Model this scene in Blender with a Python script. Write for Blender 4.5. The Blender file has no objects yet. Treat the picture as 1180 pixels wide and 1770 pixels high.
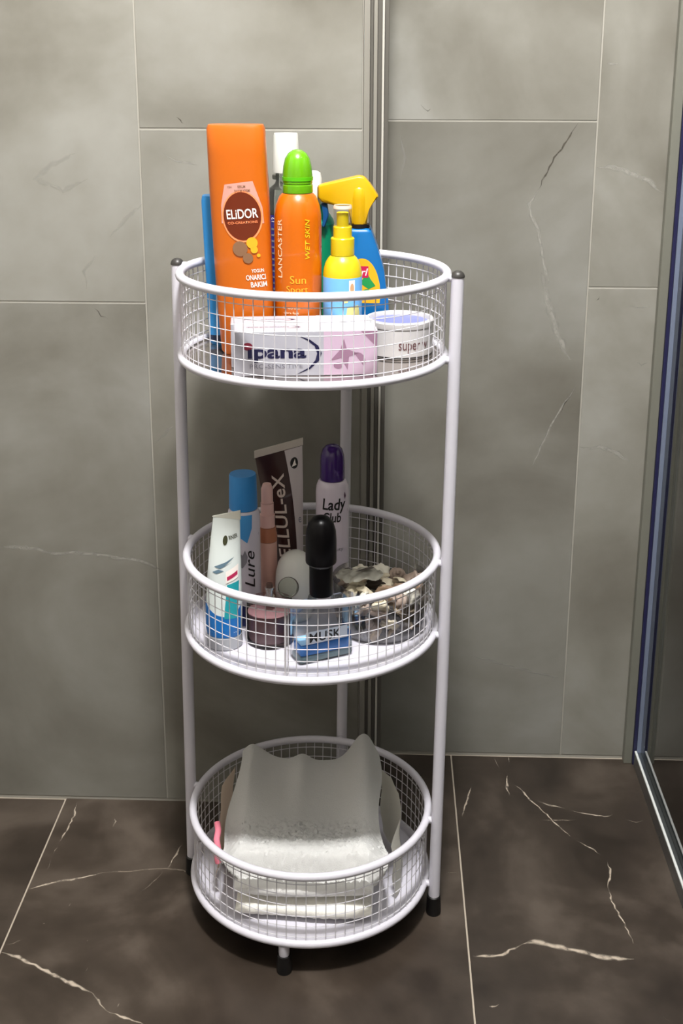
import bpy, bmesh, math, random
from mathutils import Vector, Matrix
random.seed(7)
SC = bpy.context.scene
COL = SC.collection
PI = math.pi

# ------------------------------------------------------------------ camera
ZE = 0.1357                                   # height of the lowest basket rim
cam_d = bpy.data.cameras.new('camera'); cam = bpy.data.objects.new('camera', cam_d); COL.objects.link(cam)
YAW, TH, ROLL = -0.035222, 0.284584, 0.002333
c, s, ct, st = math.cos(YAW), math.sin(YAW), math.cos(TH), math.sin(TH)
r0 = Vector((c, -s, 0)); fy = Vector((s, c, 0)); fz = Vector((0, 0, 1))
fwd = fy*ct - fz*st; dn0 = -(fy*st + fz*ct)
rt = r0*math.cos(ROLL) - dn0*math.sin(ROLL); dn = r0*math.sin(ROLL) + dn0*math.cos(ROLL)
M = Matrix((rt, -dn, -fwd)).transposed().to_4x4(); M.translation = (0.086564, -1.37204, 0.92724 + ZE)
cam.matrix_world = M
cam_d.sensor_fit = 'VERTICAL'; cam_d.sensor_height = 36; cam_d.sensor_width = 24
cam_d.lens = 2127.631/1770*36
cam_d.shift_y = -(885 - 707.2)/1770
cam_d.clip_start = 0.02; cam_d.clip_end = 50
SC.camera = cam

# ------------------------------------------------------------------ light and exposure
w = bpy.data.worlds.new('world'); SC.world = w; w.use_nodes = True
w.node_tree.nodes['Background'].inputs[0].default_value = (0.9, 0.95, 1.0, 1)
w.node_tree.nodes['Background'].inputs[1].default_value = 0.02
ld = bpy.data.lights.new('ceiling_globe_light', 'POINT'); ld.shadow_soft_size = 0.085; ld.energy = 184
ld.color = (1.0, 0.985, 0.97)
lo = bpy.data.objects.new('ceiling_globe_light', ld); COL.objects.link(lo); lo.location = (0.08, -0.64, 2.14)
SC.view_settings.view_transform = 'Standard'; SC.view_settings.look = 'None'
SC.view_settings.gamma = 1.0; SC.view_settings.use_curve_mapping = False
SC.view_settings.exposure = 0.0

# ------------------------------------------------------------------ materials
MATS = {}
def srgb(r, g, b):
    f = lambda v: (v/255/12.92) if v <= 10.3 else ((v/255 + .055)/1.055)**2.4
    return (f(r), f(g), f(b), 1)
def mat(name, col, rough=0.4, metal=0.0, trans=0.0, ior=1.45, bump=None, coat=0.0, sss=0.0, alpha=1.0):
    if name in MATS: return MATS[name]
    m = bpy.data.materials.new(name); m.use_nodes = True; MATS[name] = m
    nt = m.node_tree; b = nt.nodes['Principled BSDF']
    b.inputs['Base Color'].default_value = col; b.inputs['Roughness'].default_value = rough
    b.inputs['Metallic'].default_value = metal; b.inputs['IOR'].default_value = ior
    b.inputs['Transmission Weight'].default_value = trans; b.inputs['Coat Weight'].default_value = coat
    if sss: b.inputs['Subsurface Weight'].default_value = sss; b.inputs['Subsurface Radius'].default_value = (.01, .01, .01)
    # a whisper of procedural variation on every surface
    tc = nt.nodes.new('ShaderNodeTexCoord'); n = nt.nodes.new('ShaderNodeTexNoise')
    n.inputs['Scale'].default_value = 60; nt.links.new(tc.outputs['Object'], n.inputs['Vector'])
    mr = nt.nodes.new('ShaderNodeMapRange'); mr.inputs['To Min'].default_value = max(0, rough-.03); mr.inputs['To Max'].default_value = min(1, rough+.05)
    nt.links.new(n.outputs['Fac'], mr.inputs['Value']); nt.links.new(mr.outputs['Result'], b.inputs['Roughness'])
    if bump:
        sc_, st_, di = bump
        n2 = nt.nodes.new('ShaderNodeTexNoise'); n2.inputs['Scale'].default_value = sc_; n2.inputs['Detail'].default_value = 4
        nt.links.new(tc.outputs['Object'], n2.inputs['Vector'])
        bp = nt.nodes.new('ShaderNodeBump'); bp.inputs['Strength'].default_value = st_; bp.inputs['Distance'].default_value = di
        nt.links.new(n2.outputs['Fac'], bp.inputs['Height']); nt.links.new(bp.outputs['Normal'], b.inputs['Normal'])
    return m
def thin_clear(name, tint, refl=1.0, rough=0.03, ior=1.45):
    """thin clear sheet: fresnel mix of a tinted see-through and a mirror lobe"""
    if name in MATS: return MATS[name]
    m = bpy.data.materials.new(name); m.use_nodes = True; MATS[name] = m
    nt = m.node_tree; nt.nodes.remove(nt.nodes['Principled BSDF']); out = nt.nodes['Material Output']
    t = nt.nodes.new('ShaderNodeBsdfTransparent'); t.inputs['Color'].default_value = tint
    g = nt.nodes.new('ShaderNodeBsdfGlossy'); g.inputs['Roughness'].default_value = rough
    f = nt.nodes.new('ShaderNodeFresnel'); f.inputs['IOR'].default_value = ior
    mu = nt.nodes.new('ShaderNodeMath'); mu.operation = 'MULTIPLY'; mu.inputs[1].default_value = refl
    nt.links.new(f.outputs[0], mu.inputs[0])
    x = nt.nodes.new('ShaderNodeMixShader'); nt.links.new(mu.outputs[0], x.inputs[0])
    nt.links.new(t.outputs[0], x.inputs[1]); nt.links.new(g.outputs[0], x.inputs[2]); nt.links.new(x.outputs[0], out.inputs['Surface'])
    return m
def stone(name, cols, scale, rough, warm=None, bump=.0, var=0.12):
    """marbled porcelain: soft clouds plus a finer mottling, each tile shifted by its own random value"""
    m = bpy.data.materials.new(name); m.use_nodes = True; MATS[name] = m
    nt = m.node_tree; b = nt.nodes['Principled BSDF']; N = nt.nodes.new; L = nt.links.new
    tc = N('ShaderNodeTexCoord'); oi = N('ShaderNodeObjectInfo')
    mp = N('ShaderNodeMath'); mp.operation = 'MULTIPLY'; mp.inputs[1].default_value = 37.0; L(oi.outputs['Random'], mp.inputs[0])
    n1 = N('ShaderNodeTexNoise'); n1.noise_dimensions = '4D'; n1.inputs['Scale'].default_value = scale
    n1.inputs['Detail'].default_value = 5; n1.inputs['Roughness'].default_value = .55; n1.inputs['Distortion'].default_value = 1.1
    L(tc.outputs['Object'], n1.inputs['Vector']); L(mp.outputs[0], n1.inputs['W'])
    n2 = N('ShaderNodeTexNoise'); n2.noise_dimensions = '4D'; n2.inputs['Scale'].default_value = scale*4.5
    n2.inputs['Detail'].default_value = 8; n2.inputs['Roughness'].default_value = .6
    L(tc.outputs['Object'], n2.inputs['Vector']); L(mp.outputs[0], n2.inputs['W'])
    ad = N('ShaderNodeMath'); ad.operation = 'MULTIPLY_ADD'; ad.inputs[1].default_value = .30; L(n2.outputs['Fac'], ad.inputs[0]); L(n1.outputs['Fac'], ad.inputs[2])
    cr = N('ShaderNodeValToRGB'); e = cr.color_ramp.elements
    e[0].position = .47; e[0].color = cols[0]; e[1].position = .86; e[1].color = cols[2]
    k = e.new(.65); k.color = cols[1]
    L(ad.outputs[0], cr.inputs[0])
    hv = N('ShaderNodeHueSaturation'); L(cr.outputs[0], hv.inputs['Color'])
    L(oi.outputs['Color'], hv.inputs['Value'])                 # each tile's own shade (its object colour)
    L(hv.outputs[0], b.inputs['Base Color'])
    rr = N('ShaderNodeMapRange'); rr.inputs['To Min'].default_value = rough-.07; rr.inputs['To Max'].default_value = rough+.1
    L(n2.outputs['Fac'], rr.inputs['Value']); L(rr.outputs[0], b.inputs['Roughness'])
    if bump:
        bp = N('ShaderNodeBump'); bp.inputs['Strength'].default_value = bump; bp.inputs['Distance'].default_value = .001
        L(n2.outputs['Fac'], bp.inputs['Height']); L(bp.outputs[0], b.inputs['Normal'])
    return m

# ------------------------------------------------------------------ mesh helpers
def obj(name, bm, m, parent=None, smooth=False, ang=35, loc=None):
    me = bpy.data.meshes.new(name)
    if bm is not None:
        bmesh.ops.recalc_face_normals(bm, faces=bm.faces)
        bm.to_mesh(me); bm.free()
    if smooth:
        me.polygons.foreach_set('use_smooth', [True]*len(me.polygons))
        me.set_sharp_from_angle(angle=math.radians(ang))
    o = bpy.data.objects.new(name, me); COL.objects.link(o)
    for mm in (m if isinstance(m, (list, tuple)) else [m]): me.materials.append(mm)
    if parent: o.parent = parent
    if loc: o.location = loc
    return o
def tag(o, label, cat=None, group=None):
    o['label'] = label
    if cat: o['category'] = cat
    if group: o['group'] = group
    return o
def thing(name, label, cat, loc=(0, 0, 0), rz=0, group=None):
    o = bpy.data.objects.new(name, None); COL.objects.link(o); o.empty_display_size = .02
    o.location = loc; o.rotation_euler = (0, 0, rz)
    return tag(o, label, cat, group)
def struct(o): o['kind'] = 'structure'; return o
def box(bm, a, b, ch=0):
    x0, y0, z0 = a; x1, y1, z1 = b
    v = [bm.verts.new(p) for p in ((x0,y0,z0),(x1,y0,z0),(x1,y1,z0),(x0,y1,z0),(x0,y0,z1),(x1,y0,z1),(x1,y1,z1),(x0,y1,z1))]
    fs = [bm.faces.new([v[i] for i in q]) for q in ((0,3,2,1),(4,5,6,7),(0,1,5,4),(1,2,6,5),(2,3,7,6),(3,0,4,7))]
    if ch:
        es = list({e for f in fs for e in f.edges})
        bmesh.ops.bevel(bm, geom=es, offset=ch, segments=2 if ch > .0015 else 1, profile=.5, affect='EDGES')
    return bm
def bx(a, b, ch=0): return box(bmesh.new(), a, b, ch)
def lathe(prof, seg=40, bm=None, cx=0, cy=0, close=True):
    bm = bm or bmesh.new(); rings = []
    for r, z in prof:
        if r < 1e-6: rings.append([bm.verts.new((cx, cy, z))])
        else: rings.append([bm.verts.new((cx + r*math.cos(2*PI*i/seg), cy + r*math.sin(2*PI*i/seg), z)) for i in range(seg)])
    for a, b in zip(rings, rings[1:]):
        for i in range(seg):
            j = (i+1) % seg
            if len(a) == 1 and len(b) == 1: continue
            if len(a) == 1: bm.faces.new((a[0], b[i], b[j]))
            elif len(b) == 1: bm.faces.new((a[i], a[j], b[0]))
            else: bm.faces.new((a[i], a[j], b[j], b[i]))
    if close:
        for rg in (rings[0], rings[-1]):
            if len(rg) > 1:
                try: bm.faces.new(rg)
                except ValueError: pass
    return bm
def tube(pts, r, bm=None, seg=8, closed=False, r2=None):
    bm = bm or bmesh.new(); n = len(pts); pts = [Vector(p) for p in pts]; rings = []; prev = None
    for i, p in enumerate(pts):
        if closed: t = pts[(i+1) % n] - pts[i-1]
        else: t = pts[min(i+1, n-1)] - pts[max(i-1, 0)]
        t.normalize()
        if prev is None:
            u = t.cross(Vector((0, 0, 1)))
            if u.length < 1e-4: u = Vector((1, 0, 0))
        else:
            u = prev - t*prev.dot(t)
        u.normalize(); prev = u; v = t.cross(u)
        rr = r if r2 is None else r + (r2-r)*i/(n-1)
        rings.append([bm.verts.new(p + (u*math.cos(2*PI*k/seg) + v*math.sin(2*PI*k/seg))*rr) for k in range(seg)])
    m = n if closed else n-1
    for i in range(m):
        a, b = rings[i], rings[(i+1) % n]
        for k in range(seg):
            l = (k+1) % seg; bm.faces.new((a[k], a[l], b[l], b[k]))
    if not closed: bm.faces.new(rings[0]); bm.faces.new(rings[-1])
    return bm
def prism(poly, y0, y1, ch=0, seg=2):
    """outline in x-z pushed along y"""
    bm = bmesh.new()
    a = [bm.verts.new((x, y0, z)) for x, z in poly]; b = [bm.verts.new((x, y1, z)) for x, z in poly]
    n = len(poly); bm.faces.new(a); bm.faces.new(b[::-1])
    for i in range(n): bm.faces.new((a[i], a[(i+1) % n], b[(i+1) % n], b[i]))
    if ch: bmesh.ops.bevel(bm, geom=list(bm.edges), offset=ch, segments=seg, profile=.5, affect='EDGES')
    return bm

class Loft:
    """stack of super-ellipse sections (z, rx, ry, n[, cx, cy]); knows its own front surface for prints"""
    def __init__(s, secs): s.s = [tuple(q) + (0, 0)[len(q)-4:] if len(q) < 6 else tuple(q) for q in secs]
    def sec(s, z):
        q = s.s
        if z <= q[0][0]: return q[0][1:]
        for a, b in zip(q, q[1:]):
            if z <= b[0]:
                t = (z-a[0])/max(1e-9, b[0]-a[0]); return tuple(a[i] + (b[i]-a[i])*t for i in range(1, 6))
        return q[-1][1:]
    def at(s, u, z, eps=.0003):
        rx, ry, n, cx, cy = s.sec(z)
        if n < 2.3:
            a = max(-1.5, min(1.5, u/rx)); return Vector((cx + (rx+eps)*math.sin(a), cy - (ry+eps)*math.cos(a), z))
        t = min(.98, abs(u/rx)); return Vector((cx + u, cy - ry*(1-t**n)**(1/n) - eps, z))
    def bm(s, seg=44):
        bm = bmesh.new(); rings = []
        for z, rx, ry, n, cx, cy in s.s:
            rg = []
            for i in range(seg):
                a = 2*PI*i/seg; ca, sa = math.cos(a), math.sin(a)
                rg.append(bm.verts.new((cx + rx*math.copysign(abs(ca)**(2/n), ca), cy + ry*math.copysign(abs(sa)**(2/n), sa), z)))
            rings.append(rg)
        for a, b in zip(rings, rings[1:]):
            for i in range(seg): bm.faces.new((a[i], a[(i+1) % seg], b[(i+1) % seg], b[i]))
        bm.faces.new(rings[0]); bm.faces.new(rings[-1])
        return bm

def map_flat(polys, surf, eps, step=.0025):
    """2-D outlines -> mesh, cut into narrow strips, laid on a surface"""
    bm = bmesh.new()
    if isinstance(polys, bpy.types.Mesh): bm.from_mesh(polys); bpy.data.meshes.remove(polys)
    else:
        for pl in polys:
            try: bm.faces.new([bm.verts.new((x, y, 0)) for x, y in pl])
            except ValueError: pass
        bmesh.ops.triangulate(bm, faces=bm.faces[:])
    if step and bm.verts:
        for ax in ((0, 1) if isinstance(surf.__self__, Loft) else ()) if hasattr(surf, '__self__') else ():
            lo = min(v.co[ax] for v in bm.verts); hi = max(v.co[ax] for v in bm.verts)
            stp = step if ax == 0 else step*2.5
            k = math.ceil(lo/stp)
            while k*stp < hi:
                co = [0, 0, 0]; no = [0, 0, 0]; co[ax] = k*stp; no[ax] = 1
                bmesh.ops.bisect_plane(bm, geom=bm.verts[:]+bm.edges[:]+bm.faces[:], plane_co=co, plane_no=no); k += 1
    for v in bm.verts: v.co = surf(v.co.x, v.co.y, eps)
    return bm
def decal(name, polys, surf, m, parent, eps=.0003, label=None):
    bm = map_flat(polys, surf, eps)
    o = obj(name, bm, m, parent)
    if label: o['label'] = label
    return o
_fc = [None]
def text_mesh(s, height, width=None, rot=0, at=(0, 0), bold=0, shear=0, spacing=1.0):
    cu = bpy.data.curves.new('t', 'FONT'); cu.body = s; cu.size = 1; cu.offset = bold; cu.shear = shear
    cu.space_character = spacing; cu.fill_mode = 'FRONT'; cu.resolution_u = 3
    ob = bpy.data.objects.new('t', cu); COL.objects.link(ob)
    dg = bpy.context.evaluated_depsgraph_get(); me = bpy.data.meshes.new_from_object(ob.evaluated_get(dg))
    bpy.data.objects.remove(ob); bpy.data.curves.remove(cu)
    xs = [v.co.x for v in me.vertices]; ys = [v.co.y for v in me.vertices]
    x0, x1, y0, y1 = min(xs), max(xs), min(ys), max(ys)
    sy = height/(y1-y0); sx = (width/(x1-x0)) if width else sy
    cr, sr = math.cos(rot), math.sin(rot)
    for v in me.vertices:
        x = (v.co.x-(x0+x1)/2)*sx; y = (v.co.y-(y0+y1)/2)*sy
        v.co = (at[0] + cr*x - sr*y, at[1] + sr*x + cr*y, 0)
    return me
def lettering(s, surf, m, parent, eps=.0006, name='lettering', **k):
    return decal(name, text_mesh(s, **k), surf, m, parent, eps)
def ell(cx, cy, rx, ry, n=32, a0=0, a1=2*PI):
    return [(cx + rx*math.cos(a0 + (a1-a0)*i/n), cy + ry*math.sin(a0 + (a1-a0)*i/n)) for i in range(n if a1-a0 > 6.28 else n+1)]
def rect(x0, y0, x1, y1): return [(x0, y0), (x1, y0), (x1, y1), (x0, y1)]

# ------------------------------------------------------------------ the room
WALL = stone('wall_stone', (srgb(104, 101, 92), srgb(124, 122, 114), srgb(142, 141, 135)), 2.4, .34)
FLOOR = stone('floor_stone', (srgb(38, 31, 25), srgb(56, 48, 41), srgb(82, 73, 65)), 5.0, .32, var=.06)
GROUT = mat('grout_wall', srgb(150, 147, 138), .8); GROUTF = mat('grout_floor', srgb(160, 150, 136), .8)
PLASTER = mat('plaster', srgb(140, 135, 128), .8); CEIL = mat('ceiling_grey', srgb(170, 168, 164), .8)
def vein_mat(name, col, op):
    """mineral vein: soft-edged, broken up by noise, the stone shows through"""
    m = mat(name, col, .35); nt = m.node_tree; N = nt.nodes.new; L = nt.links.new
    at_ = N('ShaderNodeAttribute'); at_.attribute_name = 'core'; n = N('ShaderNodeTexNoise'); n.inputs['Scale'].default_value = 90; n.inputs['Detail'].default_value = 3
    tc = N('ShaderNodeTexCoord'); L(tc.outputs['Object'], n.inputs['Vector'])
    mr = N('ShaderNodeMapRange'); mr.inputs['From Min'].default_value = .30; mr.inputs['From Max'].default_value = .55; mr.inputs['To Min'].default_value = .25; mr.inputs['To Max'].default_value = op
    L(n.outputs['Fac'], mr.inputs['Value']); mu = N('ShaderNodeMath'); mu.operation = 'MULTIPLY'; L(mr.outputs[0], mu.inputs[0]); L(at_.outputs['Fac'], mu.inputs[1])
    t = N('ShaderNodeBsdfTransparent'); x = N('ShaderNodeMixShader'); L(mu.outputs[0], x.inputs[0]); L(t.outputs[0], x.inputs[1])
    L(nt.nodes['Principled BSDF'].outputs[0], x.inputs[2]); L(x.outputs[0], nt.nodes['Material Output'].inputs['Surface'])
    return m
VEIN_L = vein_mat('vein_light', srgb(164, 162, 154), .65); VEIN_D = vein_mat('vein_dark', srgb(76, 71, 62), .95)
VEIN_M = vein_mat('vein_mid', srgb(160, 158, 151), .35)
VEIN_F = vein_mat('vein_floor', srgb(168, 156, 141), 1.0); VEIN_FM = vein_mat('vein_floor_faint', srgb(118, 107, 95), .9)
YL, YR = 0.19505, 0.33586
def wall_tile(parent, x0, x1, z0, z1, yf):
    j = .0010
    bm = bx((x0+j, yf, z0+j), (x1-j, yf+.008, z1-j), .0006)
    cxx, czz = (x0+x1)/2, (z0+z1)/2
    bmesh.ops.translate(bm, verts=bm.verts, vec=(-cxx, -yf, -czz))
    o = obj('tile', bm, WALL, parent, loc=(cxx, yf, czz)); return o
def floor_tile(parent, x0, x1, y0, y1):
    j = .0011
    bm = bx((x0+j, y0+j, -.008), (x1-j, y1-j, 0), .0005)
    cxx, cyy = (x0+x1)/2, (y0+y1)/2
    bmesh.ops.translate(bm, verts=bm.verts, vec=(-cxx, -cyy, 0))
    return obj('tile', bm, FLOOR, parent, loc=(cxx, cyy, 0))
floor = struct(obj('floor', bx((-1.3, -2.2, -.06), (1.5, .6, -.0009)), GROUTF))
FX = [-.9485, -.3745, .1995, .7735, 1.3475]; FT = []
for i, (a, b) in enumerate(zip(FX, FX[1:])):
    ys = (-2.06, -.93, YR-.001) if i % 2 else (-1.5, -.4, YR-.001)
    if i in (1, 2): ys = (-2.0, -.82, YR-.001)
    if i == 0: ys = (-1.6, -.6, YL-.001)
    for p, q in zip(ys, ys[1:]): FT.append(floor_tile(floor, a, b, p, q))
wl = struct(obj('wall_left', bx((-1.3, YL+.0007, -.02), (.0572, .5, 2.4)), GROUT)); WLT = []
for x0, x1, zs in ((-1.10, -.8235+.0, (.02, 1.2, 2.39)), (-.8235, -.2235, (.0034, .7450, 1.895, 2.39)), (-.2235, .0572, (.0034, .9666, 2.117, 2.39))):
    for a, b in zip(zs, zs[1:]): WLT.append(wall_tile(wl, x0, x1, a, b, YL))
wr = struct(obj('wall_right', bx((.0572, YR+.0007, -.02), (1.5, .5, 2.4)), GROUT)); WRT = []
for x0, x1, zs in ((.0574, .3700, (.0034, .9704, 2.12, 2.39)), (.3700, .972, (.0034, .7442, 1.895, 2.39)), (.972, 1.3, (.0034, .97, 2.12, 2.39))):
    for a, b in zip(zs, zs[1:]): WRT.append(wall_tile(wr, x0, x1, a, b, YR))
struct(obj('ceiling', bx((-1.3, -2.2, 2.4), (1.5, .6, 2.46)), CEIL))
struct(obj('wall_back', bx((-1.3, -2.2, 0), (1.5, -2.1, 2.4)), PLASTER))
struct(obj('wall_far_left', bx((-1.3, -2.1, 0), (-1.15, YL, 2.4)), mat('plaster_light', srgb(162, 158, 150), .7)))
struct(obj('wall_far_right', bx((1.35, -2.1, 0), (1.5, YR, 2.4)), PLASTER))

# light and dark veins printed in the stone
def vein(tile, pts, wd, m, plane, jit=.0012):
    """pts world 2-D polyline; plane = wall y or None for the floor"""
    rnd = random.Random(hash((round(pts[0][0]*1e4), round(pts[0][1]*1e4))) & 0xffff)
    P = []
    for a, b in zip(pts, pts[1:]):
        n = max(2, int(math.hypot(b[0]-a[0], b[1]-a[1])/.006))
        for i in range(n):
            t = i/n; P.append((a[0]+(b[0]-a[0])*t + rnd.uniform(-jit, jit), a[1]+(b[1]-a[1])*t + rnd.uniform(-jit, jit)))
    P.append(pts[-1]); bm = bmesh.new(); rows = []
    core = bm.verts.layers.float.new('core'); ox, oy, oz = tile.location; wd *= 1.9 if plane is not None else 1.5
    for i, p in enumerate(P):
        q = P[min(i+1, len(P)-1)]; o_ = P[max(i-1, 0)]
        d = (q[0]-o_[0], q[1]-o_[1]); l = math.hypot(*d) or 1; nx, ny = -d[1]/l, d[0]/l
        fade = min(1, i/3+.1, (len(P)-1-i)/3+.1); e = fade*wd*rnd.uniform(.45, 1.0)/2; row = []
        for sgn in (-1, -.3, .3, 1):
            x, y = p[0]+nx*e*sgn, p[1]+ny*e*sgn
            v = bm.verts.new((x-ox, y-oy, .0001) if plane is None else (x-ox, plane-.0001-oy, y-oz))
            v[core] = (1 if abs(sgn) < .5 else 0)*(.4+.6*fade); row.append(v)
        rows.append(row)
    for a, b in zip(rows, rows[1:]):
        for k in range(3): bm.faces.new((a[k], b[k], b[k+1], a[k+1]))
    return obj('vein', bm, m, tile)
for arr, shades in ((WLT, (1, 1, .95, 1.09, 1.05, 1.07, 1.06, 1)), (WRT, (.93, 1.06, 1, 1.10, 1.06, 1, 1.1, 1, 1)), (FT, (.92, .86, 1, 1.08, 1, .88, 1, .9))):
    for o_, v_ in zip(arr, shades): o_.color = (v_, v_, v_, 1)
vein(WLT[2], [(-0.4419, 0.4003), (-0.3935, 0.3976), (-0.3657, 0.3895), (-0.3371, 0.3934), (-0.281, 0.3866), (-0.2449, 0.3812), (-0.2164, 0.3678)], 0.0042, VEIN_L, YL)
vein(WLT[3], [(-0.2923, 0.9037), (-0.3228, 0.889), (-0.3589, 0.9033), (-0.3431, 0.9179), (-0.3052, 0.936)], 0.005, VEIN_M, YL)
vein(WLT[3], [(-0.2235, 0.8735), (-0.2467, 0.8528), (-0.2665, 0.8305)], 0.0035, VEIN_M, YL)
vein(WLT[3], [(-0.3002, 0.7624), (-0.3027, 0.7852), (-0.2864, 0.8079)], 0.003, VEIN_M, YL)
vein(WLT[2], [(-0.2902, 0.738), (-0.2831, 0.7281), (-0.2742, 0.7228)], 0.0024, VEIN_D, YL)
vein(WLT[6], [(-0.1752, 0.982), (-0.1703, 0.9771), (-0.1661, 0.9729)], 0.0022, VEIN_D, YL)
vein(WLT[5], [(-0.1894, 0.583), (-0.2056, 0.5666), (-0.2178, 0.5542)], 0.005, VEIN_M, YL)
vein(WLT[5], [(-0.1951, 0.9366), (-0.1735, 0.926), (-0.148, 0.9225)], 0.003, VEIN_M, YL)
vein(WLT[5], [(0.0525, 0.9129), (0.038, 0.8912), (0.0197, 0.8766)], 0.003, VEIN_M, YL)
vein(WRT[4], [(0.3731, 0.909), (0.3964, 0.9107), (0.4189, 0.9015), (0.4414, 0.8923), (0.4645, 0.8753)], 0.0058, VEIN_L, YR)
vein(WRT[0], [(0.3432, 0.9686), (0.3305, 0.9457), (0.3146, 0.9226), (0.3053, 0.904), (0.2948, 0.8789)], 0.0018, VEIN_D, YR)
vein(WRT[0], [(0.2948, 0.8789), (0.283, 0.86), (0.2869, 0.8442), (0.2974, 0.822), (0.3037, 0.79), (0.3154, 0.7479)], 0.0035, VEIN_L, YR)
vein(WRT[0], [(0.3049, 0.7657), (0.3149, 0.7249), (0.3283, 0.6835), (0.342, 0.6543), (0.3509, 0.6401)], 0.0075, VEIN_L, YR)
vein(WRT[0], [(0.3619, 0.6036), (0.3515, 0.5838), (0.3386, 0.5628), (0.3274, 0.5383), (0.314, 0.5047), (0.3035, 0.4779)], 0.0022, VEIN_L, YR)
vein(WRT[0], [(0.3544, 0.5907), (0.3463, 0.5733), (0.3397, 0.5576)], 0.0016, VEIN_D, YR)
vein(WRT[3], [(0.3704, 0.5117), (0.3873, 0.5075), (0.4004, 0.5112), (0.4208, 0.5045), (0.4451, 0.4898)], 0.0055, VEIN_L, YR)
vein(WRT[3], [(0.4449, 0.6378), (0.4516, 0.6345), (0.4612, 0.6371)], 0.0018, VEIN_L, YR)
vein(WRT[3], [(0.4217, 0.7176), (0.4394, 0.717), (0.4594, 0.718)], 0.002, VEIN_L, YR)
vein(WRT[4], [(0.3763, 1.0466), (0.3825, 1.0452), (0.3954, 1.046)], 0.0035, VEIN_L, YR)
vein(WRT[3], [(0.3826, 0.7255), (0.3856, 0.7288), (0.387, 0.7321)], 0.0018, VEIN_D, YR)
vein(WRT[0], [(0.231, 0.171), (0.2578, 0.1637), (0.289, 0.1546), (0.3292, 0.1446), (0.3605, 0.1374)], 0.003, VEIN_M, YR)
vein(WRT[0], [(0.104, 0.9539), (0.1123, 0.9231), (0.105, 0.8841)], 0.004, VEIN_M, YR)
vein(WRT[1], [(0.133, 0.9905), (0.1409, 0.983), (0.1455, 0.986)], 0.0016, VEIN_D, YR)
vein(FT[3], [(-0.3732, -0.0092), (-0.3514, 0.001), (-0.334, 0.0088), (-0.3089, 0.0169), (-0.2804, 0.0289)], 0.004, VEIN_F, None)
vein(FT[3], [(-0.2804, 0.0289), (-0.2459, 0.0326), (-0.2118, 0.0388), (-0.1923, 0.0396), (-0.174, 0.0379), (-0.1631, 0.0286)], 0.0032, VEIN_FM, None)
vein(FT[3], [(-0.3561, 0.1848), (-0.3519, 0.1537), (-0.3534, 0.1261), (-0.3572, 0.0926)], 0.003, VEIN_F, None)
vein(FT[3], [(-0.3569, 0.0822), (-0.359, 0.0655)], 0.0028, VEIN_F, None)
vein(FT[3], [(-0.3585, 0.0454), (-0.3581, 0.0319)], 0.0028, VEIN_F, None)
vein(FT[3], [(-0.1859, 0.0928), (-0.1925, 0.0644), (-0.1966, 0.0419)], 0.0036, VEIN_F, None)
vein(FT[3], [(-0.2012, 0.0319), (-0.2127, 0.0099), (-0.223, -0.0092)], 0.003, VEIN_FM, None)
vein(FT[3], [(-0.2929, 0.1532), (-0.2897, 0.1422), (-0.2901, 0.1285)], 0.0026, VEIN_F, None)
vein(FT[3], [(-0.3731, -0.1262), (-0.3506, -0.1344), (-0.3257, -0.1472), (-0.2923, -0.1672), (-0.2646, -0.1812), (-0.2454, -0.1898)], 0.006, VEIN_F, None)
vein(FT[3], [(-0.2454, -0.1898), (-0.2358, -0.2022), (-0.2228, -0.2179)], 0.004, VEIN_F, None)
vein(FT[3], [(-0.2228, -0.2179), (-0.2001, -0.2276), (-0.175, -0.237)], 0.004, VEIN_F, None)
vein(FT[3], [(-0.3727, -0.113), (-0.3612, -0.1105), (-0.3537, -0.104)], 0.003, VEIN_FM, None)
vein(FT[3], [(-0.2636, -0.1565), (-0.2606, -0.1486)], 0.003, VEIN_FM, None)
vein(FT[3], [(-0.212, -0.2121), (-0.2108, -0.2049)], 0.003, VEIN_F, None)
vein(FT[3], [(-0.3103, -0.0398), (-0.3099, -0.0353)], 0.005, VEIN_F, None)
vein(FT[3], [(-0.3355, -0.0748), (-0.3338, -0.0726)], 0.004, VEIN_F, None)
vein(FT[3], [(-0.273, -0.1019), (-0.2718, -0.1039)], 0.003, VEIN_F, None)
vein(FT[3], [(0.1767, 0.0466), (0.1859, 0.0458), (0.1954, 0.0486)], 0.0045, VEIN_FM, None)
vein(FT[5], [(0.2649, -0.0894), (0.2835, -0.0825), (0.304, -0.0899), (0.328, -0.0961), (0.3548, -0.1052), (0.3753, -0.1084), (0.3996, -0.1094)], 0.0085, VEIN_F, None)
vein(FT[5], [(0.2021, -0.1121), (0.2205, -0.1103), (0.2405, -0.1076), (0.2649, -0.0894)], 0.0048, VEIN_F, None)
vein(FT[5], [(0.292, 0.2561), (0.303, 0.237), (0.3132, 0.2139), (0.3306, 0.1832), (0.3437, 0.156), (0.3568, 0.1323)], 0.003, VEIN_F, None)
vein(FT[5], [(0.3672, 0.1209), (0.3813, 0.1084), (0.3932, 0.0935)], 0.0028, VEIN_F, None)
vein(FT[5], [(0.3984, 0.0774), (0.4013, 0.0627), (0.3952, 0.0407), (0.3905, 0.0216)], 0.0034, VEIN_F, None)
vein(FT[5], [(0.3905, 0.0216), (0.3923, -0.0115), (0.3984, -0.0389), (0.403, -0.0654), (0.404, -0.083)], 0.0026, VEIN_F, None)
vein(FT[5], [(0.3204, 0.2171), (0.3336, 0.2075), (0.3579, 0.1998)], 0.0045, VEIN_F, None)
vein(FT[5], [(0.3695, 0.1932), (0.3895, 0.1869), (0.4134, 0.1808), (0.4253, 0.1869)], 0.0034, VEIN_F, None)
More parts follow.
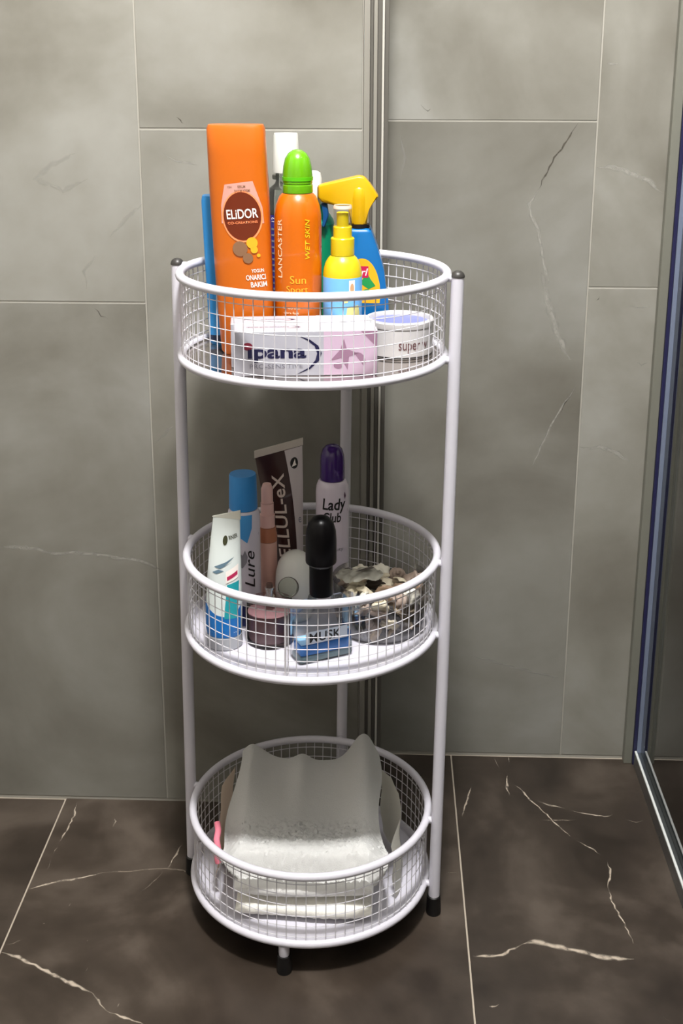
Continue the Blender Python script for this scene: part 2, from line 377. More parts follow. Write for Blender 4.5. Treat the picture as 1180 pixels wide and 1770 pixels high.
vein(FT[5], [(0.4414, 0.175), (0.4553, 0.17), (0.47, 0.1733)], 0.003, VEIN_FM, None)
vein(FT[5], [(0.3208, 0.1702), (0.3455, 0.1698), (0.3707, 0.1722)], 0.0036, VEIN_FM, None)
vein(FT[5], [(0.2264, 0.249), (0.2163, 0.2116), (0.2072, 0.1727)], 0.0032, VEIN_F, None)
vein(FT[5], [(0.2673, 0.3244), (0.2719, 0.3052)], 0.004, VEIN_F, None)
vein(FT[5], [(0.2822, 0.2819), (0.2791, 0.2481), (0.2807, 0.2287)], 0.004, VEIN_F, None)
vein(FT[5], [(0.2888, 0.3334), (0.2891, 0.3171)], 0.004, VEIN_F, None)
vein(FT[5], [(0.2156, -0.1921), (0.2221, -0.1937), (0.2291, -0.1898)], 0.004, VEIN_F, None)
vein(FT[5], [(0.4148, -0.2022), (0.4219, -0.209)], 0.004, VEIN_FM, None)


# metal corner profile between the two wall planes
ALU = mat('brushed_aluminium', srgb(134, 131, 123), .5, .25); ALUD = mat('dark_aluminium', srgb(92, 89, 83), .5, .25)
ALUB = mat('polished_aluminium', srgb(186, 183, 175), .4, .2)
tr = struct(obj('trim_1', bx((.0578, .2062, .0), (.0884, .3355, 2.39)), ALUD))
for x0, x1, y, m in ((.0576, .0655, .1925, ALU), (.0655, .0697, .1965, ALUD), (.0697, .0746, .1930, ALU), (.0746, .0800, .1975, ALUD), (.0800, .0831, .1935, ALUB), (.0831, .0887, .1985, ALUD)):
    obj('profile_strip', bx((x0+.0001, y, .0), (x1-.0001, .2061, 2.39), .0005), m, tr)

# shower screen at the right
GL = thin_clear('shower_glass', (.94, .97, .95, 1), 1.5, .02, 1.45)
RAIL = mat('screen_rail_metal', srgb(150, 156, 158), .28, .95); RAILB = mat('screen_rail_edge', srgb(235, 238, 236), .3, .3)
SEAL = mat('screen_seal_dark_blue', srgb(34, 34, 66), .35); PROF = mat('screen_profile', srgb(122, 122, 112), .45, .3)
PROFB = mat('screen_profile_blue', srgb(120, 130, 152), .4, .3)
sh = thing('shower_screen', 'clear glass shower screen with metal frame standing at the right edge', 'shower screen', (.48, YR, 0))
def shp(nm, a, b, m, ch=.0006): return obj(nm, bx((a[0]-.48, a[1]-YR, a[2]), (b[0]-.48, b[1]-YR, b[2]), ch), m, sh)
shp('wall_profile', (.4660, .322, 0), (.4785, YR-.0003, 2.0), PROF)
shp('seal', (.4787, .318, 0), (.4835, YR-.0003, 2.0), SEAL)
shp('edge_profile', (.4837, .316, .0), (.4905, YR-.0003, 2.0), PROFB)
shp('glass_pane', (.4895, -1.1, .024), (.4945, .316, 1.95), GL)
rail = shp('bottom_rail', (.4800, -1.1, 0), (.4985, .316, .023), RAIL)
shp('rail_edge', (.4800, -1.1, .0232), (.4835, .316, .0262), RAILB)

# ------------------------------------------------------------------ the three-tier trolley
WHITE = mat('white_powder_coat', srgb(204, 202, 211), .32, coat=.25)
WIRE = mat('white_wire', srgb(206, 204, 210), .35)
TRAYW = mat('white_enamel_tray', srgb(206, 204, 215), .22, coat=.5)
TRAYM = mat('mirror_tray', srgb(178, 170, 164), .09, .92)
BLACK = mat('black_rubber', srgb(14, 13, 13), .45); CAPB = mat('black_end_cap', srgb(52, 50, 48), .4)
LEAN = 0.00951
def lx(z): return LEAN*(z-ZE)
R = 0.15; RT = .0050; RP = .1635; PH = math.radians(12.0); RPOST = .0072
rack = thing('storage_trolley', 'white three-tier round wire mesh storage trolley standing in the corner', 'trolley', (0, 0, 0))
ZR = {'top': (.8224, .7294), 'mid': (.4837, .3907), 'low': (.1357, .0427)}
def ring_bm(z, r, rt, n=96, seg=12): return tube([(lx(z)+r*math.cos(2*PI*i/n), r*math.sin(2*PI*i/n), z) for i in range(n)], rt, seg=seg, closed=True)
for k, (z1, z0) in ZR.items():
    rim = obj('basket_rim', ring_bm(z1, R, RT), WHITE, rack, True, 60)
    obj('base_ring', ring_bm(z0, R, RT), WHITE, rim, True, 60)
    wb = bmesh.new(); NW = 80
    for i in range(NW):
        a = 2*PI*(i+.3)/NW; rw = R-.0006
        tube([(lx(z0)+rw*math.cos(a), rw*math.sin(a), z0), (lx(z1)+rw*math.cos(a), rw*math.sin(a), z1)], .00056, wb, 5)
    for q in range(6):
        z = z0 + .0085 + q*.0146
        tube([(lx(z)+(R-.0016)*math.cos(2*PI*i/96), (R-.0016)*math.sin(2*PI*i/96), z) for i in range(96)], .00056, wb, 5, True)
    a = -PI/2 - math.radians({'top': 140, 'mid': 7.5, 'low': -38}[k])
    for da in (-.012, .012): tube([(lx(z0)+(R-.002)*math.cos(a+da), (R-.002)*math.sin(a+da), z0), (lx(z1)+(R-.002)*math.cos(a+da), (R-.002)*math.sin(a+da), z1)], .0009, wb, 6)
    wm = obj('wire_mesh', wb, WIRE, rim, True, 60); wm['kind'] = 'stuff'
    tb = lathe([(0, z0-.0035), (R-.004, z0-.0035), (R-.003, z0-.002), (R-.003, z0+.0005), (R-.0045, z0+.0008), (R-.006, z0-.0013), (0, z0-.0013)], 72)
    bmesh.ops.translate(tb, verts=tb.verts, vec=(lx(z0), 0, 0))
    t = obj('tray_floor', tb, TRAYM if k == 'top' else TRAYW, rim, True, 30)
    if k == 'top': t['label'] = 'mirror-like tray floor'
    # welded lugs that hold the rings to the posts
    for ang in (PI-PH, -PH, PI/2-PH):
        d = Vector((math.cos(ang), math.sin(ang), 0))
        for z in (z0, z1):
            p = Vector((lx(z), 0, z))
            obj('lug', tube([p+d*(R-.001), p+d*(RP-.004)], .0046, seg=10), WHITE, rim, True, 60)
for ang in (PI-PH, -PH, PI/2-PH):
    x, y = RP*math.cos(ang), RP*math.sin(ang)
    po = obj('post', tube([(x+lx(.026), y, .0262), (x+lx(.4), y, .4), (x+lx(.8234), y, .8234)], RPOST, seg=20), WHITE, rack, True, 50)
    ct_ = lathe([(0, .8236), (RPOST+.0006, .8236), (RPOST+.0006, .8252), (RPOST*.86, .8286), (RPOST*.45, .8306), (0, .8311)], 20)
    bmesh.ops.translate(ct_, verts=ct_.verts, vec=(x+lx(.826), y, 0)); obj('end_cap', ct_, CAPB, po, True, 50)
    ft = lathe([(0, 0), (RPOST+.0016, 0), (RPOST+.0024, .003), (RPOST+.0014, .026), (RPOST-.0004, .0275), (0, .0275)], 20)
    bmesh.ops.translate(ft, verts=ft.verts, vec=(x+lx(.01), y, 0)); obj('foot', ft, BLACK, po, True, 40)
pg = lathe([(0, .024), (.0062, .024), (.0066, .027), (.0066, .0385), (0, .0385)], 18); bmesh.ops.translate(pg, verts=pg.verts, vec=(-.0238, -.1455, 0))
pg = obj('front_peg', pg, WHITE, rack, True, 40)
fb = lathe([(0, 0), (.0088, 0), (.0094, .003), (.0080, .0238), (0, .0238)], 18); bmesh.ops.translate(fb, verts=fb.verts, vec=(-.0238, -.1455, 0)); obj('foot', fb, BLACK, pg, True, 40)

# ------------------------------------------------------------------ things in the top basket
ZT = .7294 - .0013 + .0001; ZM = .3907 - .0013 + .0001; ZB = .0427 - .0013 + .0001
INK_W = mat('ink_white', srgb(240, 232, 226), .45); INK_N = mat('ink_navy', srgb(24, 24, 62), .4); INK_K = mat('ink_black', srgb(20, 18, 20), .4)
INK_G = mat('ink_grey', srgb(120, 120, 132), .45); INK_R = mat('ink_dark_red', srgb(120, 34, 54), .4)

# orange shampoo bottle
OR = mat('orange_plastic', srgb(186, 92, 14), .34, coat=.15)
e = thing('shampoo_bottle', 'tall flat orange bottle with a round brown label, leaning slightly left', 'bottle', (-.0690, .001, ZT))
k_ = -.036
LF = Loft([(z, rx, ry, n, k_*z, 0) for z, rx, ry, n in ((0, .0270, .0165, 3), (.004, .0300, .019, 3), (.05, .0318, .0205, 2.8), (.12, .0325, .021, 2.7), (.185, .0329, .0205, 2.8), (.225, .0324, .0195, 3.2), (.2515, .0317, .0185, 3.8), (.2555, .0300, .017, 3.8))])
obj('body', LF.bm(56), OR, e, True, 40)
sf = lambda u, v, p=0: LF.at(u, v, p)
class _S:                                              # surface with the bottle's own lean
    pass
def esurf(u, v, eps): return LF.at(u, v, eps)
PK = mat('label_dusty_pink', srgb(196, 144, 132), .4); BR = mat('label_brown', srgb(98, 36, 12), .35); SAL = mat('label_salmon', srgb(240, 140, 92), .4)
COIN = mat('print_taupe', srgb(126, 92, 66), .4); YEL = mat('print_amber', srgb(226, 160, 34), .4)
class _LE(Loft):
    def at(s, u, z, eps=.0003): return LF.at(u + .0028, z, eps)
at = _LE(LF.s).at
decal('label_panel', [[(-.0165, .1925), (.0145, .1965), (.0185, .184), (.0235, .168), (.0245, .150), (-.0220, .150), (-.0215, .170)]], at, PK, e, .0003)
decal('label_ring', [ell(.0012, .1578, .0222, .0284, 40)], at, SAL, e, .0005)
decal('label_disc', [ell(.0012, .1582, .0206, .0264, 40)], at, BR, e, .0007)
for cx_, cy_, r_, m_ in ((-.0030, .1225, .0083, COIN), (.0052, .1120, .0057, COIN), (.0105, .1290, .0062, YEL), (.0125, .1215, .0040, YEL), (.0170, .1150, .0020, YEL)):
    decal('label_print', [ell(cx_, cy_, r_, r_*1.02, 20)], at, m_, e, .0009)
lettering('ELiDOR', at, INK_W, e, .0011, height=.0105, width=.0345, at=(.0014, .1610), rot=.06, bold=.012)
lettering('CO-CREATIONS', at, SAL, e, .0011, height=.0026, width=.0330, at=(.0014, .1515), rot=.06, bold=.01)
lettering('SERUM', at, COIN, e, .0006, height=.0030, width=.0085, at=(.0020, .1905), rot=.05, bold=.01)
lettering('BAKIM KREMI', at, COIN, e, .0006, height=.0030, width=.0170, at=(.0028, .1860), rot=.05, bold=.01)
lettering('YENI', at, COIN, e, .0006, height=.0024, width=.0050, at=(-.0110, .1898), rot=.05)
lettering('YOGUN', at, INK_W, e, .0006, height=.0040, width=.0135, at=(.0150, .0980), rot=.05, bold=.01)
lettering('ONARICI', at, INK_W, e, .0006, height=.0060, width=.0215, at=(.0125, .0905), rot=.05, bold=.012)
lettering('BAKIM', at, INK_W, e, .0006, height=.0060, width=.0175, at=(.0155, .0825), rot=.05, bold=.012)

# blue flat pack behind it
BLU = mat('blue_plastic', srgb(40, 132, 200), .35); BLUK = mat('dark_blue_plastic', srgb(22, 40, 70), .4)
b = thing('blue_bottle', 'flat bright blue bottle half hidden behind the orange bottle', 'bottle', (-.0935, .047, ZT))
L2 = Loft([(0, .0230, .012, 5, 0, 0), (.003, .0255, .0135, 5, 0, 0), (.012, .0258, .0137, 5, -.0002, 0), (.168, .0258, .0137, 5, -.0052, 0), (.1735, .0245, .012, 5, -.0054, 0)])
obj('body', L2.bm(48), BLU, b, True, 40)
decal('base_band', [rect(-.0245, .002, .0245, .012)], L2.at, BLUK, b, .0003)

# clear bottle with a white cap and dark blue label
CLR = thin_clear('clear_plastic', (.90, .92, .91, 1), .9, .05); LIQ = mat('label_deep_blue', srgb(38, 34, 120), .35)
WCAP = mat('white_cap_plastic', srgb(212, 212, 206), .35, coat=.1)
m_ = thing('clear_bottle', 'clear bottle with tall white cap and dark blue label behind the orange can', 'bottle', (-.0318, .1050, ZT))
prof = [(.0195, 0), (.0212, .003), (.0215, .14), (.0213, .165), (.020, .176), (.014, .181), (.0125, .1845), (.0125, .193)]
obj('body', lathe([(0, 0)] + prof + [(.0117, .193), (.0117, .184), (.0132, .1802), (.0190, .1752), (.0205, .1648), (.0207, .14), (.0204, .004), (0, .003)], 40), CLR, m_, True, 40)
LM = Loft([(.008, .0217, .0217, 2), (.147, .0217, .0217, 2)])
obj('label', lathe([(.0218, .006), (.0218, .1455), (.0216, .1455), (.0216, .006)], 40, close=False), LIQ, m_, True, 40)
obj('neck_ring', lathe([(.0125, .1865), (.0165, .1867), (.0170, .189), (.0165, .1915), (.0125, .1918)], 32, close=False), CLR, m_, True, 40)
obj('cap', lathe([(0, .1945), (.0157, .1945), (.0160, .1975), (.0145, .2375), (.0138, .2398), (0, .2400)], 40), WCAP, m_, True, 40)
for i in range(16): decal('label_print', [rect(-.0190, .020 + i*.0072, -.0125, .0222 + i*.0072)], LM.at, INK_G, m_, .0005)
lettering('12', LM.at, INK_W, m_, .0006, height=.0060, width=.0055, at=(-.0155, .1405), rot=PI/2, bold=.01)

# orange sun spray can
OR2 = mat('orange_can', srgb(190, 92, 2), .28, coat=.3); GRN = mat('lime_cap', srgb(92, 156, 14), .22, coat=.5, sss=.0)
l = thing('sun_spray_can', 'orange sun spray can with a domed lime green cap', 'spray can', (-.0112, .004, ZT))
obj('can', lathe([(0, 0), (.0245, 0), (.0262, .002), (.0266, .006), (.0266, .146), (.0262, .157), (.0245, .168), (.0205, .178), (.0170, .1815), (0, .1815)], 48), OR2, l, True, 30)
cap = obj('cap', lathe([(0, .1822), (.0168, .1822), (.0170, .1835), (.0168, .1905), (.0160, .1912), (.0160, .1918), (.0166, .1926), (.0166, .202), (.0158, .2105), (.0138, .2190), (.0100, .2250), (.0050, .2283), (0, .2292)], 40), GRN, l, True, 25)
obj('cap_window', lathe([(.0172, .1955), (.0172, .1995), (.0160, .1995), (.0160, .1955)], 40, close=False), mat('lime_cap_inner', srgb(80, 170, 14), .3), cap, True, 30)
LS = Loft([(.0, .0266, .0266, 2), (.15, .0266, .0266, 2)])
lettering('LANCASTER', LS.at, mat('ink_peach', srgb(255, 206, 170), .4), l, .0004, height=.0066, width=.0650, at=(-.0205, .1225), rot=PI/2, bold=.008)
lettering('WET SKIN', LS.at, mat('ink_lime', srgb(206, 180, 24), .4), l, .0004, height=.0055, width=.0440, at=(.0125, .1335), rot=PI/2, bold=.006, shear=.2)
lettering('Sun', LS.at, mat('ink_yellow_orange', srgb(250, 166, 44), .4), l, .0004, height=.0088, width=.0180, at=(.0015, .0885))
lettering('Sport', LS.at, MATS['ink_yellow_orange'], l, .0004, height=.0098, width=.0245, at=(.0005, .0765))
for i, (t, wd) in enumerate((('for dry skin', .020), ('ultra fast', .018), ('invisible', .019))):
    lettering(t, LS.at, MATS['ink_peach'], l, .0004, height=.0028, width=wd, at=(-.0065, .0560 - i*.0050), bold=.005)

# green bottle with a white cap
GB = mat('green_plastic', srgb(14, 124, 84), .3, coat=.2); GBT = mat('teal_shoulder', srgb(22, 172, 148), .25, coat=.3)
g = thing('green_bottle', 'dark green bottle with teal shoulder and white cap behind the spray can', 'bottle', (.0060, .0810, ZT))
obj('body', lathe([(0, 0), (.0185, 0), (.0200, .003), (.0205, .01), (.0205, .137), (0, .137)], 40), GB, g, True, 30)
obj('shoulder', lathe([(.0206, .1372), (.0196, .1420), (.0150, .1490), (.0110, .1525), (.0100, .156), (.0100, .1600), (0, .160)], 40), GBT, g, True, 50)
obj('cap', lathe([(0, .1602), (.0100, .1602), (.0104, .164), (.0104, .190), (.0088, .196), (.0050, .1985), (0, .199)], 32, cx=-.0045), WCAP, g, True, 40)

# blue trigger spray bottle
TB = mat('trigger_bottle_blue', srgb(8, 96, 158), .3, coat=.2); YT = mat('trigger_yellow', srgb(194, 152, 10), .3, coat=.2)
t = thing('trigger_spray_bottle', 'blue cleaner bottle with a yellow trigger spray head', 'spray bottle', (.0620, .0600, ZT))
ox, oz = .0620, ZT
P = [(.0305, 0), (.0312, .012), (.0288, .055), (.0262, .067), (.0235, .088), (.0165, .112), (.0085, .1335), (.0075, .1362), (-.0185, .1362), (-.0225, .128), (-.0270, .100), (-.0300, .055), (-.0305, .012), (-.0295, 0)]
pb = prism(P, -.0145, .0145, .0050, 3); obj('body', pb, TB, t, True, 50)
obj('neck', lathe([(0, .1362), (.0125, .1362), (.0125, .1403), (0, .1403)], 28, cx=-.0062), INK_K, t, True, 40)
H = [(.0092, .9131), (.0553, .9239), (.0620, .9226), (.0687, .9148), (.0789, .9003), (.0676, .8909), (.0653, .8860), (.0653, .8683), (.0460, .8683), (.0460, .8885), (.0407, .8894), (.0273, .8906), (.0130, .8935), (.0092, .8985)]
hb = prism([(x-ox, z-oz) for x, z in H], -.0095, .0095, .0022, 2); hd = obj('spray_head', hb, YT, t, True, 50)
obj('column', lathe([(0, .1408), (.0098, .1408), (.0108, .150), (.0112, .170), (.0100, .1805), (.0065, .1855), (0, .1868)], 32, cx=-.0062, cy=-.0010), YT, hd, True, 50)
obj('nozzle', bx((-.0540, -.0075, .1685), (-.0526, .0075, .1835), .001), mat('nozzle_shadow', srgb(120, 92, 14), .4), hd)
tg = prism([(-.0505, .1640), (-.0430, .1640), (-.0410, .1500), (-.0455, .1360), (-.0495, .1370), (-.0462, .1500)], -.006, .006, .0012, 1); obj('trigger', tg, mat('trigger_dark_blue', srgb(12, 70, 120), .35), hd, True, 40)
fl = lambda u, v, eps: Vector((u, -.0145-eps, v))
decal('label', [ell(-.002, .060, .0215, .042, 36, -PI*.08, PI*1.08)], fl, mat('label_golden', srgb(232, 168, 26), .4), t, .0002)
decal('label_leaf', [[(-.004, .073), (.004, .086), (.008, .078), (.014, .070), (.006, .066)], ell(.004, .062, .006, .004, 14)], fl, mat('label_leaf_green', srgb(30, 140, 70), .4), t, .0004)
decal('label_badge', [rect(-.0035, .0795, .0055, .0930)], fl, mat('label_crimson', srgb(184, 24, 70), .4), t, .0005)
lettering('rl', fl, INK_W, t, .0007, height=.0085, at=(.0010, .0862), bold=.01, shear=.25)

# small yellow pump spray
YB = mat('yellow_plastic', srgb(200, 178, 24), .3, coat=.2); LB = mat('label_sky_blue', srgb(98, 156, 206), .4)
y = thing('pump_spray', 'small yellow pump spray with sky blue label and clear cap', 'spray bottle', (.0390, -.0005, ZT))
obj('body', lathe([(0, 0), (.0195, 0), (.0215, .003), (.0219, .008), (.0219, .092), (.0212, .098), (.0190, .1055), (.0160, .1105), (.0135, .1130), (0, .1130)], 44), YB, y, True, 35)
obj('collar', lathe([(0, .1135), (.0131, .1135), (.0133, .115), (.0133, .1320), (.0126, .1330), (.0105, .1332), (.0105, .1450), (.0100, .1458), (0, .1458)], 36), YB, y, True, 30)
obj('pump_head', lathe([(0, .1458), (.0068, .1458), (.0068, .1605), (.0060, .1612), (0, .1612)], 28), YB, y, True, 30)
obj('clear_cap', lathe([(.0103, .1345), (.0101, .1655), (.0094, .1685), (0, .1690)], 32, close=False), thin_clear('clear_cap_plastic', (.985, .98, .978, 1), .35, .12), y, True, 30)
obj('cap_rim', lathe([(.0100, .1650), (.0104, .1652), (.0103, .1672), (.0097, .1690), (.0094, .1682)], 32, close=False), mat('clear_cap_rim', srgb(206, 190, 172), .3), y, True, 30)
LY = Loft([(.0, .0219, .0219, 2), (.0905, .0219, .0219, 2)])
obj('label', lathe([(.02195, .006), (.02215, .0065), (.02215, .0895), (.02195, .0900)], 44, close=False), LB, y, True, 30)
decal('label_badge', [rect(.0080, .0700, .0152, .0880)], LY.at, INK_W, y, .0006)
decal('label_badge_print', [ell(.0116, .0790, .0024, .0056, 16)], LY.at, mat('print_beige', srgb(190, 150, 110), .4), y, .0008)
decal('label_print', [[(.0060, .0570), (.0205, .0595), (.0230, .050), (.0210, .0350), (.0060, .0330), (.0045, .045)], [(.0015, .0690), (.0050, .0660), (.0085, .0680), (.0065, .0630), (.0030, .0625)]], LY.at, mat('print_pale_olive', srgb(196, 190, 120), .4), y, .0006)

# toothpaste boxes
CARD = mat('white_carton', srgb(170, 170, 180), .33, coat=.2); MAUVE = mat('print_mauve', srgb(196, 172, 194), .35); MAUVE2 = mat('print_plum', srgb(150, 116, 140), .4)
W_, D_, H_ = .1520, .0385, .0490
rz = math.atan2(.0164, .1516); u_ = Vector((math.cos(rz), math.sin(rz), 0)); v_ = Vector((-math.sin(rz), math.cos(rz), 0)); A0 = Vector((-.0712, -.1115, ZT))
for i, lab in enumerate(('front white toothpaste box with navy lettering and mauve end panel', 'rear white toothpaste box lying behind the lettered one')):
    ctr = A0 + u_*(W_/2 - .0042*i) + v_*(D_/2 + i*(D_+.0006))
    bxo = thing('toothpaste_box', lab, 'box', ctr, rz, 'toothpaste boxes in the top basket')
    obj('carton', bx((-W_/2, -D_/2, 0), (W_/2, D_/2, H_), .0008), CARD, bxo)
    ff = lambda u, v, eps: Vector((u-W_/2, -D_/2-eps, v))
    tf = lambda u, v, eps: Vector((u-W_/2, -D_/2+v, H_+eps))
    swo = [(.0675, .0440), (.080, .0395), (.0885, .033), (.0925, .0245), (.0895, .0165), (.0800, .0075), (.0640, .0010), (.0790, .0092), (.0855, .0170), (.0876, .0245), (.0848, .0325), (.0770, .0388)]
    if i == 0:
        decal('end_panel', [rect(.0945, .0008, .1513, .0483)], ff, MAUVE, bxo, .0002)
        decal('end_panel_print', [[(.1010, .0160), (.1120, .0280), (.1160, .0400), (.1190, .0290), (.1310, .0240), (.1215, .0205), (.1200, .0060), (.1130, .0190)], ell(.1305, .0150, .0085, .0100, 18, -.6, 2.0), [(.1340, .0483), (.1513, .0483), (.1513, .0300), (.1420, .0400)], ell(.1100, .0110, .0050, .0035, 14)], ff, MAUVE2, bxo, .0004)
        decal('swoosh', [swo], ff, INK_N, bxo, .0003)
        decal('logo_dot', [ell(.0140, .0328, .0052, .0042, 20)], ff, INK_R, bxo, .0003)
        lettering('ıpana', ff, INK_N, bxo, .0003, height=.0150, width=.0620, at=(.0450, .0225), bold=.03)
        lettering('PRO-SENSITIVE', ff, INK_G, bxo, .0003, height=.0048, width=.0560, at=(.0440, .0110))
    decal('swoosh_top', [[(.060, .026), (.0685, .0215), (.071, .019), (.0685, .0165), (.055, .012), (.0660, .0168), (.0660, .0212)]], tf, INK_N, bxo, .0003)
    lettering('ıpana pro-sensitive', tf, INK_N, bxo, .0003, height=.0055, width=.045, at=(.036, .020))
    decal('end_panel_top', [rect(.0945, .0008, .1513, .0377)], tf, mat('print_pale_lilac', srgb(222, 216, 232), .35), bxo, .0002)

# round white tub
TUBW = mat('tub_white', srgb(194, 192, 193), .3, coat=.2)
q = thing('plastic_tub', 'round white tub with dark lettering beside the toothpaste boxes', 'tub', (.1040, .0065, ZT))
obj('jar', lathe([(0, 0), (.0360, 0), (.0378, .0012), (.0382, .004), (.0382, .0330), (.0375, .0338), (0, .0338)], 56), TUBW, q, True, 30)
ld_ = obj('lid', lathe([(.0372, .0340), (.0388, .0342), (.0390, .0350), (.0390, .0405), (.0380, .0418), (.0350, .0418), (.0342, .0400), (.0340, .0372), (0, .0372)], 56), TUBW, q, True, 30)
obj('lid_print', lathe([(0, .0375), (.0330, .0375), (.0330, .0373)], 48), mat('lid_lavender_blue', srgb(112, 118, 176), .35), ld_)
LT = Loft([(.0, .0383, .0383, 2), (.034, .0383, .0383, 2)])
lettering('super w', LT.at, mat('ink_maroon', srgb(96, 62, 66), .4), q, .0003, height=.0118, width=.0370, at=(.0175, .0135), bold=.004)
obj('base_line', lathe([(.0383, .0016), (.0385, .0018), (.0385, .0028), (.0383, .0030)], 56, close=False), INK_K, q)

# ------------------------------------------------------------------ things in the middle basket
# white and blue face wash tube standing on a clear grey cap
TUBE = mat('tube_pearl', srgb(214, 222, 220), .3, coat=.3); TBL = mat('tube_blue', srgb(20, 104, 178), .3); TEAL = mat('print_teal', srgb(34, 150, 160), .35)
t = thing('face_wash_tube', 'pearl white face wash tube with blue lower part standing on its cap', 'tube', (-.0968, -.0610, ZM), math.radians(-12))
LG = Loft([(.0155, .0200, .0185, 2.0, 0, 0), (.022, .0215, .0190, 2.0, 0, 0), (.05, .0218, .0165, 2.0, .0005, 0), (.09, .0205, .0115, 2.0, .002, 0), (.13, .0182, .0060, 2.0, .0042, 0), (.150, .0168, .0022, 2.0, .0056, 0), (.1585, .0162, .0012, 2.0, .0062, 0)])
obj('body', LG.bm(44), TUBE, t, True, 50)
cr_ = bx((-.0108, -.0009, .1585), (.0232, .0009, .1690), .0003); 
for v in cr_.verts:
    if v.co.z > .164: v.co.z += (v.co.x-.020)*.30
obj('crimp', cr_, mat('tube_crimp', srgb(206, 206, 196), .35), t)
obj('cap', lathe([(0, 0), (.0200, 0), (.0214, .0015), (.0208, .0150), (0, .0150)], 40), mat('cap_smoky', srgb(196, 198, 204), .2, trans=.35, ior=1.3), t, True, 40)
LG2 = Loft([tuple(LG.sec(z)) and (z,) + tuple(LG.sec(z)) for z in (.0155, .022, .05, .09, .13, .150)])
decal('blue_band', [[(-.030, .0158), (.030, .0158), (.030, .0560), (.022, .0470), (.010, .0415), (-.004, .0440), (-.016, .0500), (-.030, .0600)]], LG2.at, TBL, t, .0003)
decal('teal_panel', [[(.0060, .0400), (.0240, .0400), (.0240, .0860), (.0075, .0810)]], LG2.at, TEAL, t, .0005)
decal('white_panel', [[(.0050, .0965), (.0215, .1065), (.0220, .0900), (.0060, .0825)]], LG2.at, INK_W, t, .0006)
decal('red_panel', [[(.0068, .0905), (.0200, .0985), (.0205, .0935), (.0073, .0860)]], LG2.at, mat('print_raspberry', srgb(178, 40, 84), .4), t, .0008)
decal('splash_print', [[(-.010, .1010), (.004, .1080), (.014, .1150), (.003, .1035), (.012, .1085), (-.002, .0995)], [(-.012, .0945), (-.004, .0985), (.003, .0975), (-.006, .0930)]], LG2.at, mat('print_slate', srgb(92, 118, 134), .4), t, .0005)
decal('logo_oval', [ell(.0015, .1335, .0028, .0058, 18)], LG2.at, mat('ink_olive', srgb(60, 62, 40), .4), t, .0005)
lettering('RNIER', LG2.at, MATS['ink_olive'], t, .0006, height=.0050, width=.0115, at=(.0110, .1385), rot=.36, bold=.01)

# white body spray with a blue cap
BS = mat('spray_pearl_white', srgb(214, 208, 220), .28, coat=.3); BC = mat('spray_cap_blue', srgb(52, 136, 206), .35)
t = thing('body_spray', 'white body spray with a wide light blue cap and script lettering', 'spray can', (-.0786, .0, ZM))
obj('can', lathe([(0, 0), (.0180, 0), (.0192, .002), (.0196, .006), (.0197, .130), (.0194, .138), (.0182, .1450), (.0170, .1475), (0, .1475)], 44), BS, t, True, 30)
obj('cap', lathe([(0, .1480), (.0166, .1480), (.0170, .1495), (.0161, .1890), (.0154, .1910), (0, .1912)], 40), BC, t, True, 30)
LU = Loft([(.0, .0197, .0197, 2), (.131, .0197, .0197, 2), (.138, .0194, .0194, 2), (.145, .0182, .0182, 2)])
decal('blue_drip', [[(-.020, .1445), (.0125, .1445), (.0120, .128), (.0060, .1100), (.0, .1150), (-.012, .1230), (-.018, .128), (-.024, .1290)]], LU.at, mat('spray_print_blue', srgb(70, 150, 214), .35), t, .0003)
decal('base_band', [rect(-.030, .002, .030, .030)], LU.at, mat('spray_navy_base', srgb(18, 26, 84), .35), t, .0003)
decal('bird_print', [[(-.006, .0800), (-.002, .0900), (-.0075, .0985), (.0005, .0945), (.0030, .1010), (.0062, .0925), (.0050, .0850), (.0, .0780)]], LU.at, mat('print_silver', srgb(150, 148, 156), .3, .5), t, .0004)
lettering('Lure', LU.at, INK_K, t, .0005, height=.0125, width=.0480, at=(.0088, .0760), rot=PI/2, bold=.004, shear=.35)

# slim pink spray
PKC = mat('pink_cap', srgb(232, 190, 184), .35); PKB = mat('pink_bottle', srgb(222, 178, 164), .3, coat=.2); BRZ = mat('bronze_band', srgb(186, 122, 92), .3, .2)
t = thing('pink_spray_bottle', 'slim dusty pink spray bottle beside the blue capped can', 'spray bottle', (-.0535, .0340, ZM))
obj('body', lathe([(0, 0), (.0105, 0), (.0114, .002), (.0116, .006), (.0116, .0925), (0, .0925)], 32), PKB, t, True, 30)
obj('band', lathe([(.0117, .0930), (.0117, .1020), (.0104, .1085), (.0102, .1110), (0, .1110)], 32), BRZ, t, True, 30)
obj('collar', lathe([(0, .1112), (.0092, .1112), (.0092, .1270), (.0080, .1275), (.0080, .1420), (0, .1420)], 28), PKC, t, True, 30)
obj('pump_cap', lathe([(0, .1422), (.0072, .1422), (.0072, .1600), (.0050, .1665), (0, .1668)], 28), PKC, t, True, 30)

